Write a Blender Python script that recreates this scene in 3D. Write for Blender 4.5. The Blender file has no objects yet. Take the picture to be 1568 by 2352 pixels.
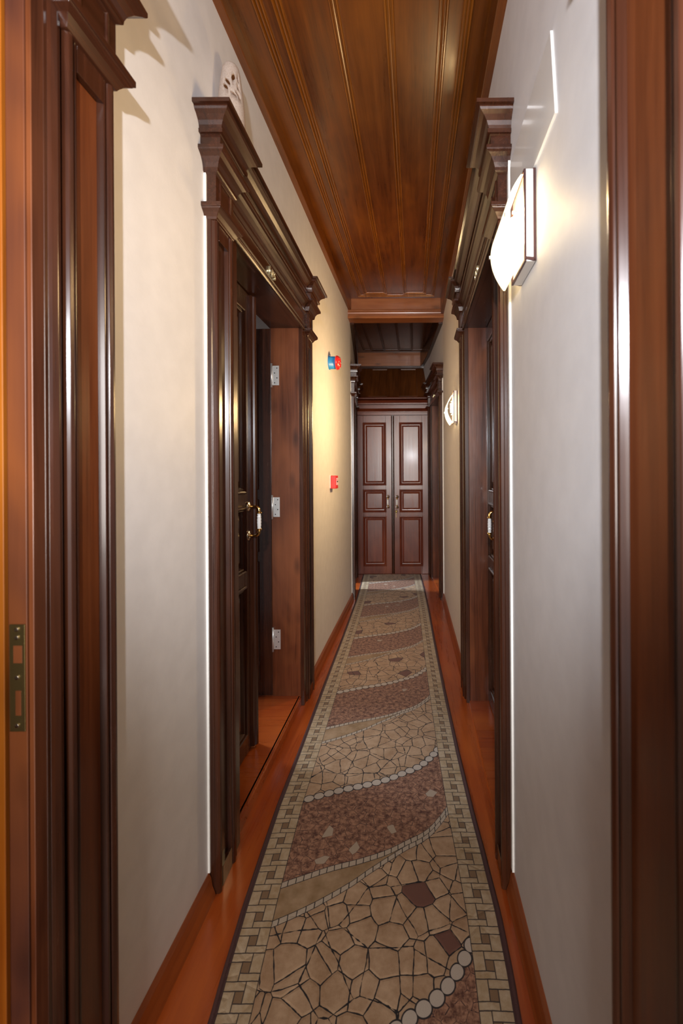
import bpy, bmesh, math, random
from mathutils import Matrix, Vector
random.seed(7)
PI = math.pi
S = bpy.context.scene
COL = S.collection

# ------------------------------------------------------------------ camera
cd = bpy.data.cameras.new('camera')
cd.sensor_fit = 'VERTICAL'; cd.sensor_height = 36; cd.sensor_width = 24
cd.lens = 980.0/2352*36
cd.shift_x = -166/2352; cd.shift_y = -91/2352
cd.clip_start = 0.02
cd.dof.use_dof = True; cd.dof.focus_distance = 2.2; cd.dof.aperture_fstop = 4.0
cam = bpy.data.objects.new('camera', cd); COL.objects.link(cam)
cam.matrix_world = Matrix.Translation((0, 0, 1.25)) @ Matrix.Rotation(PI/2, 4, 'X') @ Matrix.Rotation(-0.006, 4, 'Z')
S.camera = cam

# ------------------------------------------------------------------ exposure, world, lights
S.view_settings.view_transform = 'Standard'; S.view_settings.look = 'None'
S.view_settings.gamma = 1; S.view_settings.exposure = 0.0
w = bpy.data.worlds.new('world'); S.world = w; w.use_nodes = True
w.node_tree.nodes['Background'].inputs[0].default_value = (0.95, 0.93, 1.0, 1)
w.node_tree.nodes['Background'].inputs[1].default_value = 0.55

def area(name, loc, target, sx, sy, power, color):
    l = bpy.data.lights.new(name, 'AREA'); l.shape = 'RECTANGLE'; l.size = sx; l.size_y = sy
    l.energy = power; l.color = color
    o = bpy.data.objects.new(name, l); COL.objects.link(o); o.location = loc
    o.rotation_euler = (Vector(target)-Vector(loc)).to_track_quat('-Z', 'Y').to_euler()
    return o
# the photographer's flash, just above the camera
fl = bpy.data.lights.new('camera_flash', 'SPOT'); fl.energy = 114; fl.color = (0.92, 0.94, 1.0)
fl.spot_size = math.radians(106); fl.spot_blend = 0.55; fl.shadow_soft_size = 0.022
flo = bpy.data.objects.new('camera_flash', fl); COL.objects.link(flo); flo.location = (-0.05, -0.36, 1.68)
flo.rotation_euler = (math.radians(90+9), 0, 0)
# fill light added behind the camera to lift the far end, and daylight of the bedrooms' windows
area('rear_fill', (-0.10, -4.2, 1.7), (-0.16, 2, 1.4), 1.5, 2.4, 260, (1.0, 0.93, 0.86))
area('bedroom_window_daylight', (-1.75, 2.38, 1.5), (0.05, 1.78, 0.0), 0.22, 0.4, 16, (0.8, 0.9, 1.0))
area('far_bedroom_daylight', (-1.9, 4.70, 1.9), (-0.1, 4.72, 0.0), 0.12, 0.3, 75, (0.8, 0.9, 1.0))

# ------------------------------------------------------------------ node helper
class N:
    def __init__(s, nt, sock): s.nt = nt; s.k = sock
    def _m(s, op, o=None, o2=None, rev=False, clamp=False):
        n = s.nt.nodes.new('ShaderNodeMath'); n.operation = op; n.use_clamp = clamp
        ins = [s] if o is None else ([o, s] if rev else [s, o])
        if o2 is not None: ins.append(o2)
        for i, v in enumerate(ins):
            if isinstance(v, N): s.nt.links.new(v.k, n.inputs[i])
            else: n.inputs[i].default_value = v
        return N(s.nt, n.outputs[0])
    def __add__(s, o): return s._m('ADD', o)
    __radd__ = __add__
    def __sub__(s, o): return s._m('SUBTRACT', o)
    def __rsub__(s, o): return s._m('SUBTRACT', o, rev=True)
    def __mul__(s, o): return s._m('MULTIPLY', o)
    __rmul__ = __mul__
    def __truediv__(s, o): return s._m('DIVIDE', o)
    def lt(s, o): return s._m('LESS_THAN', o)
    def gt(s, o): return s._m('GREATER_THAN', o)
    def abs(s): return s._m('ABSOLUTE')
    def fract(s): return s._m('FRACT')
    def floor(s): return s._m('FLOOR')
    def max(s, o): return s._m('MAXIMUM', o)
    def min(s, o): return s._m('MINIMUM', o)
    def pow(s, o): return s._m('POWER', o)
    def clamp(s): return s._m('ADD', 0.0, clamp=True)
    def ramp(s, a, b):
        n = s.nt.nodes.new('ShaderNodeMapRange'); n.clamp = True
        s.nt.links.new(s.k, n.inputs[0]); n.inputs[1].default_value = a; n.inputs[2].default_value = b
        return N(s.nt, n.outputs[0])
def mixc(nt, f, a, b):
    n = nt.nodes.new('ShaderNodeMix'); n.data_type = 'RGBA'
    nt.links.new(f.k, n.inputs[0])
    for v, i in ((a, 6), (b, 7)):
        if hasattr(v, 'is_output'): nt.links.new(v, n.inputs[i])
        else: n.inputs[i].default_value = (*v, 1)
    return n.outputs[2]
def new_mat(name):
    m = bpy.data.materials.new(name); m.use_nodes = True
    nt = m.node_tree; b = nt.nodes['Principled BSDF']
    return m, nt, b
def noise(nt, vec, scale, detail=2, rough=0.5, dist=0.0):
    n = nt.nodes.new('ShaderNodeTexNoise'); n.inputs['Scale'].default_value = scale
    n.inputs['Detail'].default_value = detail; n.inputs['Roughness'].default_value = rough
    n.inputs['Distortion'].default_value = dist
    if vec is not None: nt.links.new(vec, n.inputs['Vector'])
    return N(nt, n.outputs[0])
def mapping(nt, vec, sc):
    n = nt.nodes.new('ShaderNodeMapping'); n.inputs['Scale'].default_value = sc
    nt.links.new(vec, n.inputs['Vector']); return n.outputs[0]
def bump(nt, b, h, strength, dist):
    n = nt.nodes.new('ShaderNodeBump'); n.inputs['Strength'].default_value = strength
    n.inputs['Distance'].default_value = dist; nt.links.new(h.k, n.inputs['Height'])
    nt.links.new(n.outputs[0], b.inputs['Normal'])

def wood(name, dark, mid, light, axis, rough=0.28, coat=0.35, knots=0.0, blotch=0.5, bmp=0.25, lg=1.0):
    m, nt, b = new_mat(name)
    tc = nt.nodes.new('ShaderNodeTexCoord').outputs['Object']
    k = 'XYZ'.index(axis)
    def sc(across, along):
        v = [across]*3; v[k] = along; return tuple(v)
    a = noise(nt, mapping(nt, tc, sc(38, 1.6*lg)), 1.0, 5, 0.6, 1.2*lg)
    f = noise(nt, mapping(nt, tc, sc(190, 5*lg)), 1.0, 3, 0.6)
    g = noise(nt, mapping(nt, tc, sc(4.5, 1.6)), 1.0, 3, 0.6, 0.6)
    t1 = (a.ramp(0.33, 0.68)*0.65 + f.ramp(0.3, 0.7)*0.35).clamp()
    c = mixc(nt, t1, dark, mid)
    t2 = (g.ramp(0.45, 0.75)*blotch).clamp()
    c = mixc(nt, t2, c, light)
    if knots:
        v = nt.nodes.new('ShaderNodeTexVoronoi'); v.inputs['Scale'].default_value = 1.0
        nt.links.new(mapping(nt, tc, sc(9, 3.5)), v.inputs['Vector'])
        d = N(nt, v.outputs['Distance'])
        kk = (1.0 - d.ramp(0.05, 0.22))*knots
        c = mixc(nt, kk.clamp(), c, tuple(x*0.35 for x in dark))
    nt.links.new(c, b.inputs['Base Color'])
    rr = a.ramp(0.2, 0.8)*0.10 + rough
    nt.links.new(rr.k, b.inputs['Roughness'])
    b.inputs['Coat Weight'].default_value = coat; b.inputs['Coat Roughness'].default_value = 0.14
    o = noise(nt, tc, 16, 2)
    bump(nt, b, (o*0.8 + a*0.3 + f*0.1), bmp, 0.0025)
    return m
def plain(name, col, rough=0.5, metal=0.0, bscale=0, bstr=0.1, coat=0.0):
    m, nt, b = new_mat(name)
    tc = nt.nodes.new('ShaderNodeTexCoord').outputs['Object']
    n1 = noise(nt, tc, 6 if not bscale else bscale/8, 3)
    c = mixc(nt, n1.ramp(0.35, 0.7), tuple(x*0.94 for x in col), col)
    nt.links.new(c, b.inputs['Base Color'])
    b.inputs['Roughness'].default_value = rough; b.inputs['Metallic'].default_value = metal
    b.inputs['Coat Weight'].default_value = coat
    if bscale:
        bump(nt, b, noise(nt, tc, bscale, 3), bstr, 0.002)
    return m
M = {}
for ax in 'XYZ':
    M['frame'+ax] = wood('mahogany_stain_'+ax, (0.018, 0.0052, 0.0026), (0.055, 0.0160, 0.0068), (0.10, 0.030, 0.011), ax, 0.20, 0.2, bmp=0.08)
    M['jamb'+ax] = wood('cherry_stain_'+ax, (0.050, 0.0115, 0.0040), (0.155, 0.040, 0.012), (0.27, 0.085, 0.028), ax, 0.26, 0.25, knots=0.6, blotch=0.8)
    M['red'+ax] = wood('red_mahogany_'+ax, (0.075, 0.013, 0.005), (0.17, 0.031, 0.011), (0.25, 0.062, 0.020), ax, 0.31, 0.2, knots=0.3)
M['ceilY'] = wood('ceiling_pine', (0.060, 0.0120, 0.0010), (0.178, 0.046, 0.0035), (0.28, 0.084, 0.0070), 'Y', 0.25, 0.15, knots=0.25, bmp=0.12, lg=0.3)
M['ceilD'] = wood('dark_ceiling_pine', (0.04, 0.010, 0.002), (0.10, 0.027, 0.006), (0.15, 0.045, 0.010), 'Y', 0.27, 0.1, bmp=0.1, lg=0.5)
M['ceilM'] = wood('ceiling_moulding_pine', (0.13, 0.034, 0.003), (0.30, 0.090, 0.008), (0.38, 0.13, 0.012), 'Y', 0.2, 0.3, bmp=0.1, lg=0.5)
M['ceilZ'] = wood('apron_pine', (0.04, 0.010, 0.002), (0.13, 0.038, 0.008), (0.20, 0.06, 0.012), 'Z', 0.26, 0.2)
M['ceilX'] = wood('ceiling_pine_cross', (0.19, 0.055, 0.016), (0.36, 0.125, 0.042), (0.44, 0.17, 0.065), 'X', 0.30, 0.2, knots=0.7)
M['floorY'] = wood('varnished_floor_pine', (0.24, 0.038, 0.006), (0.38, 0.072, 0.010), (0.48, 0.115, 0.016), 'Y', 0.24, 0.3, knots=0.15, blotch=0.7)
M['baseY'] = wood('baseboard_pine', (0.20, 0.042, 0.010), (0.36, 0.09, 0.020), (0.42, 0.11, 0.024), 'Y', 0.28, 0.25)
M['wornZ'] = wood('worn_stain', (0.050, 0.018, 0.015), (0.095, 0.028, 0.016), (0.30, 0.085, 0.018), 'Z', 0.34, 0.1, knots=0.5, blotch=0.7)
M['fieldZ'] = wood('reddish_field_stain', (0.075, 0.017, 0.0045), (0.165, 0.042, 0.010), (0.21, 0.058, 0.014), 'Z', 0.30, 0.15)
M['amberZ'] = wood('amber_pine', (0.22, 0.045, 0.004), (0.42, 0.12, 0.010), (0.50, 0.17, 0.016), 'Z', 0.28, 0.2, knots=0.4)
M['wall'] = plain('painted_plaster', (0.750, 0.728, 0.720), 0.5, bscale=130, bstr=0.12)
M['room'] = plain('bedroom_plaster', (0.62, 0.60, 0.57), 0.8, bscale=60)
M['plaster'] = plain('white_filler', (0.9, 0.9, 0.87), 0.7, bscale=220, bstr=0.6)
M['brass'] = plain('polished_brass', (0.75, 0.48, 0.16), 0.16, 1.0)
M['oldbrass'] = plain('aged_brass', (0.36, 0.27, 0.11), 0.38, 1.0, bscale=300)
M['steel'] = plain('brushed_steel', (0.86, 0.85, 0.82), 0.34, 0.75)
M['nickel'] = plain('satin_nickel', (0.75, 0.68, 0.58), 0.22, 1.0)
M['chrome'] = plain('mirror_chrome', (0.85, 0.85, 0.86), 0.06, 1.0)
M['bronze'] = plain('dark_bronze', (0.10, 0.05, 0.05), 0.25, 0.6)
M['white'] = plain('white_enamel', (0.86, 0.85, 0.82), 0.25, coat=0.4)
M['porcelain'] = plain('white_porcelain', (0.9, 0.9, 0.88), 0.1, coat=0.6)
M['dark'] = plain('dark_hole', (0.01, 0.008, 0.007), 0.8)
M['blue'] = plain('blue_plastic', (0.03, 0.26, 0.62), 0.4)
M['redp'] = plain('red_plastic', (0.72, 0.02, 0.02), 0.3, coat=0.3)
M['gold'] = plain('gold_numeral', (0.95, 0.82, 0.50), 0.25, 0.75)
M['bind'] = plain('rug_binding', (0.075, 0.032, 0.032), 0.9, bscale=500, bstr=0.6)
m, nt, b = new_mat('speckled_stoneware'); M['stone'] = m
tc = nt.nodes.new('ShaderNodeTexCoord').outputs['Object']
nt.links.new(mixc(nt, noise(nt, tc, 260, 4, 0.7).ramp(0.36, 0.52), (0.36, 0.29, 0.24), (0.56, 0.50, 0.45)), b.inputs['Base Color'])
b.inputs['Roughness'].default_value = 0.75
tl = nt.nodes.new('ShaderNodeBsdfTranslucent'); tl.inputs[0].default_value = (0.85, 0.60, 0.38, 1)  # warm translucency added so the cut-outs look lit from within
mx_ = nt.nodes.new('ShaderNodeMixShader'); mx_.inputs[0].default_value = 0.4
nt.links.new(b.outputs[0], mx_.inputs[1]); nt.links.new(tl.outputs[0], mx_.inputs[2])
nt.links.new(mx_.outputs[0], nt.nodes['Material Output'].inputs[0])
def glow(name, col, em, strength):
    m, nt, b = new_mat(name)
    b.inputs['Base Color'].default_value = (*col, 1); b.inputs['Roughness'].default_value = 0.25
    b.inputs['Emission Color'].default_value = (*em, 1); b.inputs['Emission Strength'].default_value = strength
    return m
M['shade'] = glow('lit_frosted_glass', (0.9, 0.85, 0.7), (1.0, 0.86, 0.55), 1.9)
M['bulb'] = glow('lit_bulb', (1, 1, 1), (1.0, 0.85, 0.6), 30)

# ------------------------------------------------------------------ mesh helper
class MB:
    def __init__(s): s.v = []; s.f = []; s.m = []; s.sm = []; s.mi = 0; s.smooth = False
    def add(s, vs, fs, smooth=None):
        o = len(s.v); s.v += [tuple(v) for v in vs]
        for f in fs:
            s.f.append([i+o for i in f]); s.m.append(s.mi); s.sm.append(s.smooth if smooth is None else smooth)
        return s
    def box(s, x0, x1, y0, y1, z0, z1):
        v = [(x, y, z) for z in (z0, z1) for y in (y0, y1) for x in (x0, x1)]
        return s.add(v, [(0, 2, 3, 1), (4, 5, 7, 6), (0, 1, 5, 4), (2, 6, 7, 3), (0, 4, 6, 2), (1, 3, 7, 5)])
    def prism(s, pts, axis, a0, a1, smooth=False):
        # pts: closed polygon in the two other axes (order x,y,z without axis)
        def mk(a, p):
            return {'X': (a, p[0], p[1]), 'Y': (p[0], a, p[1]), 'Z': (p[0], p[1], a)}[axis]
        n = len(pts)
        v = [mk(a0, p) for p in pts]+[mk(a1, p) for p in pts]
        f = [tuple(range(n))[::-1], tuple(range(n, 2*n))]
        s.add(v, f, False)
        o = len(s.v)-2*n
        for i in range(n):
            j = (i+1) % n
            s.f.append([o+i, o+j, o+n+j, o+n+i]); s.m.append(s.mi); s.sm.append(smooth)
        return s
    def rings(s, rs, cap0=True, cap1=True, smooth=False):
        n = len(rs[0]); o = len(s.v)
        for r in rs: s.v += [tuple(p) for p in r]
        for k in range(len(rs)-1):
            for i in range(n):
                j = (i+1) % n
                s.f.append([o+k*n+i, o+k*n+j, o+(k+1)*n+j, o+(k+1)*n+i]); s.m.append(s.mi); s.sm.append(smooth)
        if cap0: s.f.append([o+i for i in range(n)][::-1]); s.m.append(s.mi); s.sm.append(False)
        if cap1: s.f.append([o+(len(rs)-1)*n+i for i in range(n)]); s.m.append(s.mi); s.sm.append(False)
        return s
    def wrap(s, x0, x1, base, levels):
        # moulding returned on both sides of a block that stands proud of the wall (y=0): levels (overhang, z)
        return s.rings([[(x0-o, 0.0, z), (x1+o, 0.0, z), (x1+o, -base-o, z), (x0-o, -base-o, z)] for o, z in levels])
    def frame(s, x0, x1, z0, z1, y, prof, fill=True):
        # mitred panel moulding on a face at y, prof = (inset, out)
        return s.rings([[(x0+i, y-o, z0+i), (x1-i, y-o, z0+i), (x1-i, y-o, z1-i), (x0+i, y-o, z1-i)] for i, o in prof], False, fill)
    def tube(s, pts, r, n=12, caps=True):
        rs = []
        pts = [Vector(p) for p in pts]
        if not hasattr(r, '__len__'): r = [r]*len(pts)
        for i, p in enumerate(pts):
            t = (pts[min(i+1, len(pts)-1)]-pts[max(i-1, 0)]).normalized()
            u = t.orthogonal().normalized() if abs(t.x) < 0.9 else t.cross(Vector((0, 0, 1))).normalized()
            ref = Vector((1, 0, 0)) if abs(t.x) < 0.9 else Vector((0, 0, 1))
            u = (ref - t*ref.dot(t)).normalized(); w_ = t.cross(u)
            rs.append([p+(u*math.cos(2*PI*k/n)+w_*math.sin(2*PI*k/n))*r[i] for k in range(n)])
        return s.rings(rs, caps, caps, True)
    def lathe(s, prof, c, axis='Z', n=28):
        rs = []
        for r, h in prof:
            ring = []
            for k in range(n):
                a = 2*PI*k/n; u, w_ = r*math.cos(a), r*math.sin(a)
                ring.append({'Z': (c[0]+u, c[1]+w_, c[2]+h), 'Y': (c[0]+u, c[1]-h, c[2]+w_), 'X': (c[0]+h, c[1]+u, c[2]+w_)}[axis])
            rs.append(ring)
        return s.rings(rs, True, True, True)
    def build(s, name, mats, parent=None, bevel=0.0, label=None):
        me = bpy.data.meshes.new(name); me.from_pydata(s.v, [], s.f)
        if not isinstance(mats, (list, tuple)): mats = [mats]
        for k in mats: me.materials.append(M[k])
        for p, mi, sm in zip(me.polygons, s.m, s.sm): p.material_index = mi; p.use_smooth = sm
        bm = bmesh.new(); bm.from_mesh(me); bmesh.ops.recalc_face_normals(bm, faces=bm.faces); bm.to_mesh(me); bm.free()
        o = bpy.data.objects.new(name, me); COL.objects.link(o)
        if parent: o.parent = parent
        if bevel:
            b = o.modifiers.new('bevel', 'BEVEL'); b.width = bevel; b.segments = 2; b.limit_method = 'ANGLE'; b.angle_limit = math.radians(40)
        if label: o['label'] = label
        return o
def empty(name, loc, rz=0.0, kind=None, label=None, cat=None, group=None):
    o = bpy.data.objects.new(name, None); COL.objects.link(o); o.location = loc; o.rotation_euler = (0, 0, rz)
    o.empty_display_size = 0.1
    return tag(o, label, cat, group, kind)
def tag(o, label=None, cat=None, group=None, kind=None):
    if kind: o['kind'] = kind
    if label: o['label'] = label
    if cat: o['category'] = cat
    if group: o['group'] = group
    return o
def lerp(pts, t):
    if t <= pts[0][0]: return pts[0][1]
    for (a, u), (b_, v) in zip(pts, pts[1:]):
        if t <= b_: return u+(v-u)*(t-a)/(b_-a)
    return pts[-1][1]

# ------------------------------------------------------------------ the corridor's shell
LW = [(-1.4, -0.615), (3.2, -0.615), (4.15, -0.612), (5.25, -0.722), (5.80, -0.785)]
RW = [(-1.4, 0.290), (1.25, 0.289), (2.5, 0.300), (4.12, 0.290), (5.25, 0.200), (5.80, 0.125)]
def lx(y): return lerp(LW, y)
def rx(y): return lerp(RW, y)
CY = lambda y: 2.775+0.047*(y-1.3)
# door surrounds: (near y, far y) of the outer edges
D_L1 = (-0.370, 0.840); D_L2 = (1.265, 2.475); D_L3 = (4.20, 5.22)
D_R1 = (-0.64, 0.568); D_R2 = (1.272, 2.490); D_R3 = (4.165, 5.20)
OPEN_IN = 0.148; OPEN_H = 2.055
def wall(name, poly, sgn, doors, top, label):
    mb = MB(); T = 0.11
    ys = sorted(set([p[0] for p in poly]+[d+OPEN_IN*s for a, b_ in doors for d, s in ((a, 1), (b_, -1))]))
    for y0, y1 in zip(ys, ys[1:]):
        mid = (y0+y1)/2
        z0 = OPEN_H if any(a+OPEN_IN < mid < b_-OPEN_IN for a, b_ in doors) else -0.02
        x0, x1 = lerp(poly, y0), lerp(poly, y1)
        v = []
        for z in (z0, top):
            v += [(x0, y0, z), (x1, y1, z), (x1+sgn*T, y1, z), (x0+sgn*T, y0, z)]
        mb.add(v, [(0, 1, 2, 3), (4, 7, 6, 5), (0, 4, 5, 1), (1, 5, 6, 2), (2, 6, 7, 3), (3, 7, 4, 0)])
    o = mb.build(name, 'wall'); tag(o, label, kind='structure'); return o
wall('wall_left', LW, -1, [D_L1, D_L2, D_L3], 2.98, 'cream painted plaster wall on the left of the corridor')
wall('wall_right', RW, 1, [D_R1, D_R2, D_R3], 2.98, 'cream painted plaster wall on the right of the corridor')
# end wall around the double door
mb = MB(); mb.box(-0.86, -0.715, 5.30, 5.42, -0.02, 2.2); mb.box(0.195, 0.32, 5.30, 5.42, -0.02, 2.2); mb.box(-0.86, 0.32, 5.335, 5.42, -0.02, 2.2)
tag(mb.build('wall_end', 'wall'), 'plaster around the double door at the corridor end', kind='structure')

mb = MB(); mb.box(-3.2, 2.2, -1.5, 6.2, -0.06, 0.0)
tag(mb.build('floor', 'floorY'), 'orange varnished pine floor boards', kind='structure')
mb = MB()
# ceiling, section one: board with long frame-and-panel mouldings
def slope_ring(mb, x0, x1, y0, y1, prof, zf, fill=False):
    mb.rings([[(x0+i, y0+i, zf(y0+i)-o), (x1-i, y0+i, zf(y0+i)-o), (x1-i, y1-i, zf(y1-i)-o), (x0+i, y1-i, zf(y1-i)-o)] for i, o in prof], False, fill)
BEAD = [(0, -0.002), (0, 0.007), (0.003, 0.011), (0.007, 0.011), (0.010, 0.006), (0.011, 0.001), (0.013, 0.001), (0.015, 0.009), (0.019, 0.010), (0.022, 0.006), (0.023, 0.001), (0.025, 0.001), (0.027, 0.008), (0.031, 0.008), (0.034, 0.003), (0.035, -0.002)]
mb = MB(); mb.rings([[(-0.75, -1.4, CY(-1.4)), (0.42, -1.4, CY(-1.4)), (0.42, -1.4, 3.0), (-0.75, -1.4, 3.0)], [(-0.75, 4.10, CY(4.10)), (0.42, 4.10, CY(4.10)), (0.42, 4.10, 3.0), (-0.75, 4.10, 3.0)]])
ceil = tag(mb.build('ceiling', 'ceilY'), 'dark stained pine plank ceiling of the long near bay', kind='structure')
for nm, (a, b_, c0, c1) in {'border': (-0.515, 0.205, -1.2, 3.99), 'p1': (-0.452, -0.235, -1.1, 3.93), 'p2': (-0.090, 0.125, -1.1, 3.93)}.items():
    mb = MB(); slope_ring(mb, a, b_, c0, c1, BEAD, CY)
    mb.build('ceiling_moulding' if nm == 'border' else 'ceiling_panel_moulding', 'ceilM', ceil)
# wall-top boards
def toptrim(name, poly, sgn, y0, y1, zb, zt, label, mat='ceilY', t=0.028):
    mb = MB(); ys = [y0]+[p[0] for p in poly if y0 < p[0] < y1]+[y1]
    def sec(y):
        x = lerp(poly, y); s = -sgn*t; z0, z1 = lerp(zb, y), lerp(zt, y)
        return [(x, y, z0), (x+s*0.9, y, z0), (x+s, y, z0+0.003), (x+s, y, z1), (x, y, z1)]
    mb.rings([sec(y) for y in ys]); return tag(mb.build(name, mat), label, kind='structure')
toptrim('trim_1', LW, -1, -1.4, 4.10, [(-1.4, 2.64), (1.3, 2.712), (4.1, 2.795)], [(-1.4, 2.70), (1.3, 2.80), (4.1, 2.93)], 'brown wooden moulding along the top of the left wall, near bay')
toptrim('trim_2', RW, 1, -1.4, 4.10, [(-1.4, 2.60), (1.3, 2.665), (4.1, 2.748)], [(-1.4, 2.70), (1.3, 2.80), (4.1, 2.93)], 'brown wooden moulding along the top of the right wall, near bay')
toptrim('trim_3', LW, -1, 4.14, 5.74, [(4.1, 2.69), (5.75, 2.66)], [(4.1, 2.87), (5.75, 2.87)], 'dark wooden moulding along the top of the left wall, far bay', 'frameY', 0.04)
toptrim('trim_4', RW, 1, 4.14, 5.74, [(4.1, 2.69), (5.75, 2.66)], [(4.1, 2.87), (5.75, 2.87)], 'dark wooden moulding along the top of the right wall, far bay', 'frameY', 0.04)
# beam between the bays
mb = MB(); mb.box(-0.66, 0.34, 4.05, 4.15, 2.765, 2.96)
bm1 = tag(mb.build('trim_5', 'ceilX'), 'knotty stained beam across the ceiling where the near bay ends', kind='structure')
mb = MB(); P = [(4.05, 2.80), (4.035, 2.795), (4.028, 2.785), (4.028, 2.775), (4.018, 2.77), (4.014, 2.758), (4.018, 2.746), (4.028, 2.742), (4.028, 2.732), (4.012, 2.728), (4.010, 2.716), (4.018, 2.705), (4.15, 2.705), (4.15, 2.80)]
mb.prism(P, 'X', -0.66, 0.34); mb.build('beam_moulding', 'ceilX', bm1)
# second bay
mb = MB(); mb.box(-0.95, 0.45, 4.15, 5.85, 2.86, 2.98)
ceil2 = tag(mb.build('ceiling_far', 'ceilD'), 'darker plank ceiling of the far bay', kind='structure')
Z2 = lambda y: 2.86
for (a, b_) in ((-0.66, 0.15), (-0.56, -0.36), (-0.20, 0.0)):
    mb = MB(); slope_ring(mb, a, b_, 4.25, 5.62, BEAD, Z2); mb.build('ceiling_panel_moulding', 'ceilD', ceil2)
mb = MB(); mb.box(-0.95, 0.45, 5.72, 5.85, 2.655, 2.90)
bm2 = tag(mb.build('trim_6', 'ceilX'), 'stained beam closing the far bay above the double door', kind='structure')
mb = MB(); mb.box(-0.9, 0.4, 5.695, 5.73, 2.66, 2.672); mb.box(-0.9, 0.4, 5.70, 5.73, 2.64, 2.66); mb.build('beam_moulding', 'frameX', bm2)
# sloping panelled apron above the double door
mb = MB()
q0 = Vector((-0.33, 5.31, 2.175)); q1 = Vector((-0.33, 5.74, 2.665)); L = (q1-q0).length
mb.box(-0.55, 0.60, 0.0, 0.03, 0, L)
ap = mb.build('wall_apron', 'ceilZ'); ap.location = q0; ap.rotation_euler = (math.atan2(q0.y-q1.y, q1.z-q0.z), 0, 0)
tag(ap, 'sloping panelled wooden apron above the double door', kind='structure')
PP = [(0, 0), (0.003, 0.007), (0.010, 0.007), (0.014, 0.002), (0.02, 0.001), (0.024, -0.0)]
for a, b_ in ((-0.23, 0.0), (0.15, 0.38)):
    mb = MB(); mb.frame(a, b_, 0.03, L-0.04, 0.0, [(0, -0.001), (0, 0.006), (0.008, 0.009), (0.016, 0.006), (0.02, 0.0), (0.03, -0.001)], False)
    mb.build('panel_moulding', 'ceilZ', ap)
# baseboards
def baseboard(name, poly, sgn, y0, y1, label):
    mb = MB(); ys = [y0]+[p[0] for p in poly if y0 < p[0] < y1]+[y1]
    def sec(y):
        x = lerp(poly, y); s = -sgn
        return [(x, y, 0), (x+s*0.022, y, 0), (x+s*0.020, y, 0.012), (x+s*0.013, y, 0.03), (x+s*0.009, y, 0.055), (x+s*0.003, y, 0.068), (x, y, 0.068)]
    mb.rings([sec(y) for y in ys]); return tag(mb.build(name, 'baseY'), label, kind='structure')
baseboard('baseboard_left', LW, -1, D_L1[1]+0.003, D_L2[0]-0.003, 'orange varnished baseboard on the left, before the door numbered 105')
baseboard('baseboard_left', LW, -1, D_L2[1]+0.003, D_L3[0]-0.003, 'orange varnished baseboard on the left, beyond the door numbered 105')
baseboard('baseboard_right', RW, 1, D_R1[1]+0.003, D_R2[0]-0.003, 'orange varnished baseboard on the right, under the near wall lamp')
baseboard('baseboard_right', RW, 1, D_R2[1]+0.003, D_R3[0]-0.003, 'orange varnished baseboard on the right, under the far wall lamp')

# bedrooms behind the doors
def room(name, x0, x1, y0, y1, label, face):
    mb = MB(); t = 0.04
    mb.box(x0, x1, y0-t, y0, 0, 2.7); mb.box(x0, x1, y1, y1+t, 0, 2.7); mb.box(x0-t, x1+t, y0-t, y1+t, 2.6, 2.64)
    if face < 0: mb.box(x0-t, x0, y0, y1, 0, 2.7)
    else: mb.box(x1, x1+t, y0, y1, 0, 2.7)
    tag(mb.build(name, 'room'), label, kind='structure')
room('wall_bedroom_left', -2.7, -0.73, 1.0, 3.45, 'plain walls of the bedroom behind the door numbered 105', -1)
room('wall_bedroom_near', -2.0, -0.73, -0.9, 0.95, 'plain walls of the bedroom behind the nearest left door', -1)
room('wall_bedroom_far', -2.3, -0.84, 3.9, 5.6, 'plain walls of the bedroom behind the far left door', -1)
room('wall_bedroom_right', 0.42, 1.5, 1.1, 2.8, 'plain walls of the bedroom behind the right door', 1)
room('wall_bedroom_right', 0.405, 1.5, 4.0, 5.5, 'plain walls of the bedroom behind the far right door', 1)
room('wall_bedroom_right', 0.42, 1.5, -0.9, 0.9, 'plain walls of the bedroom behind the nearest right door', 1)

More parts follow.
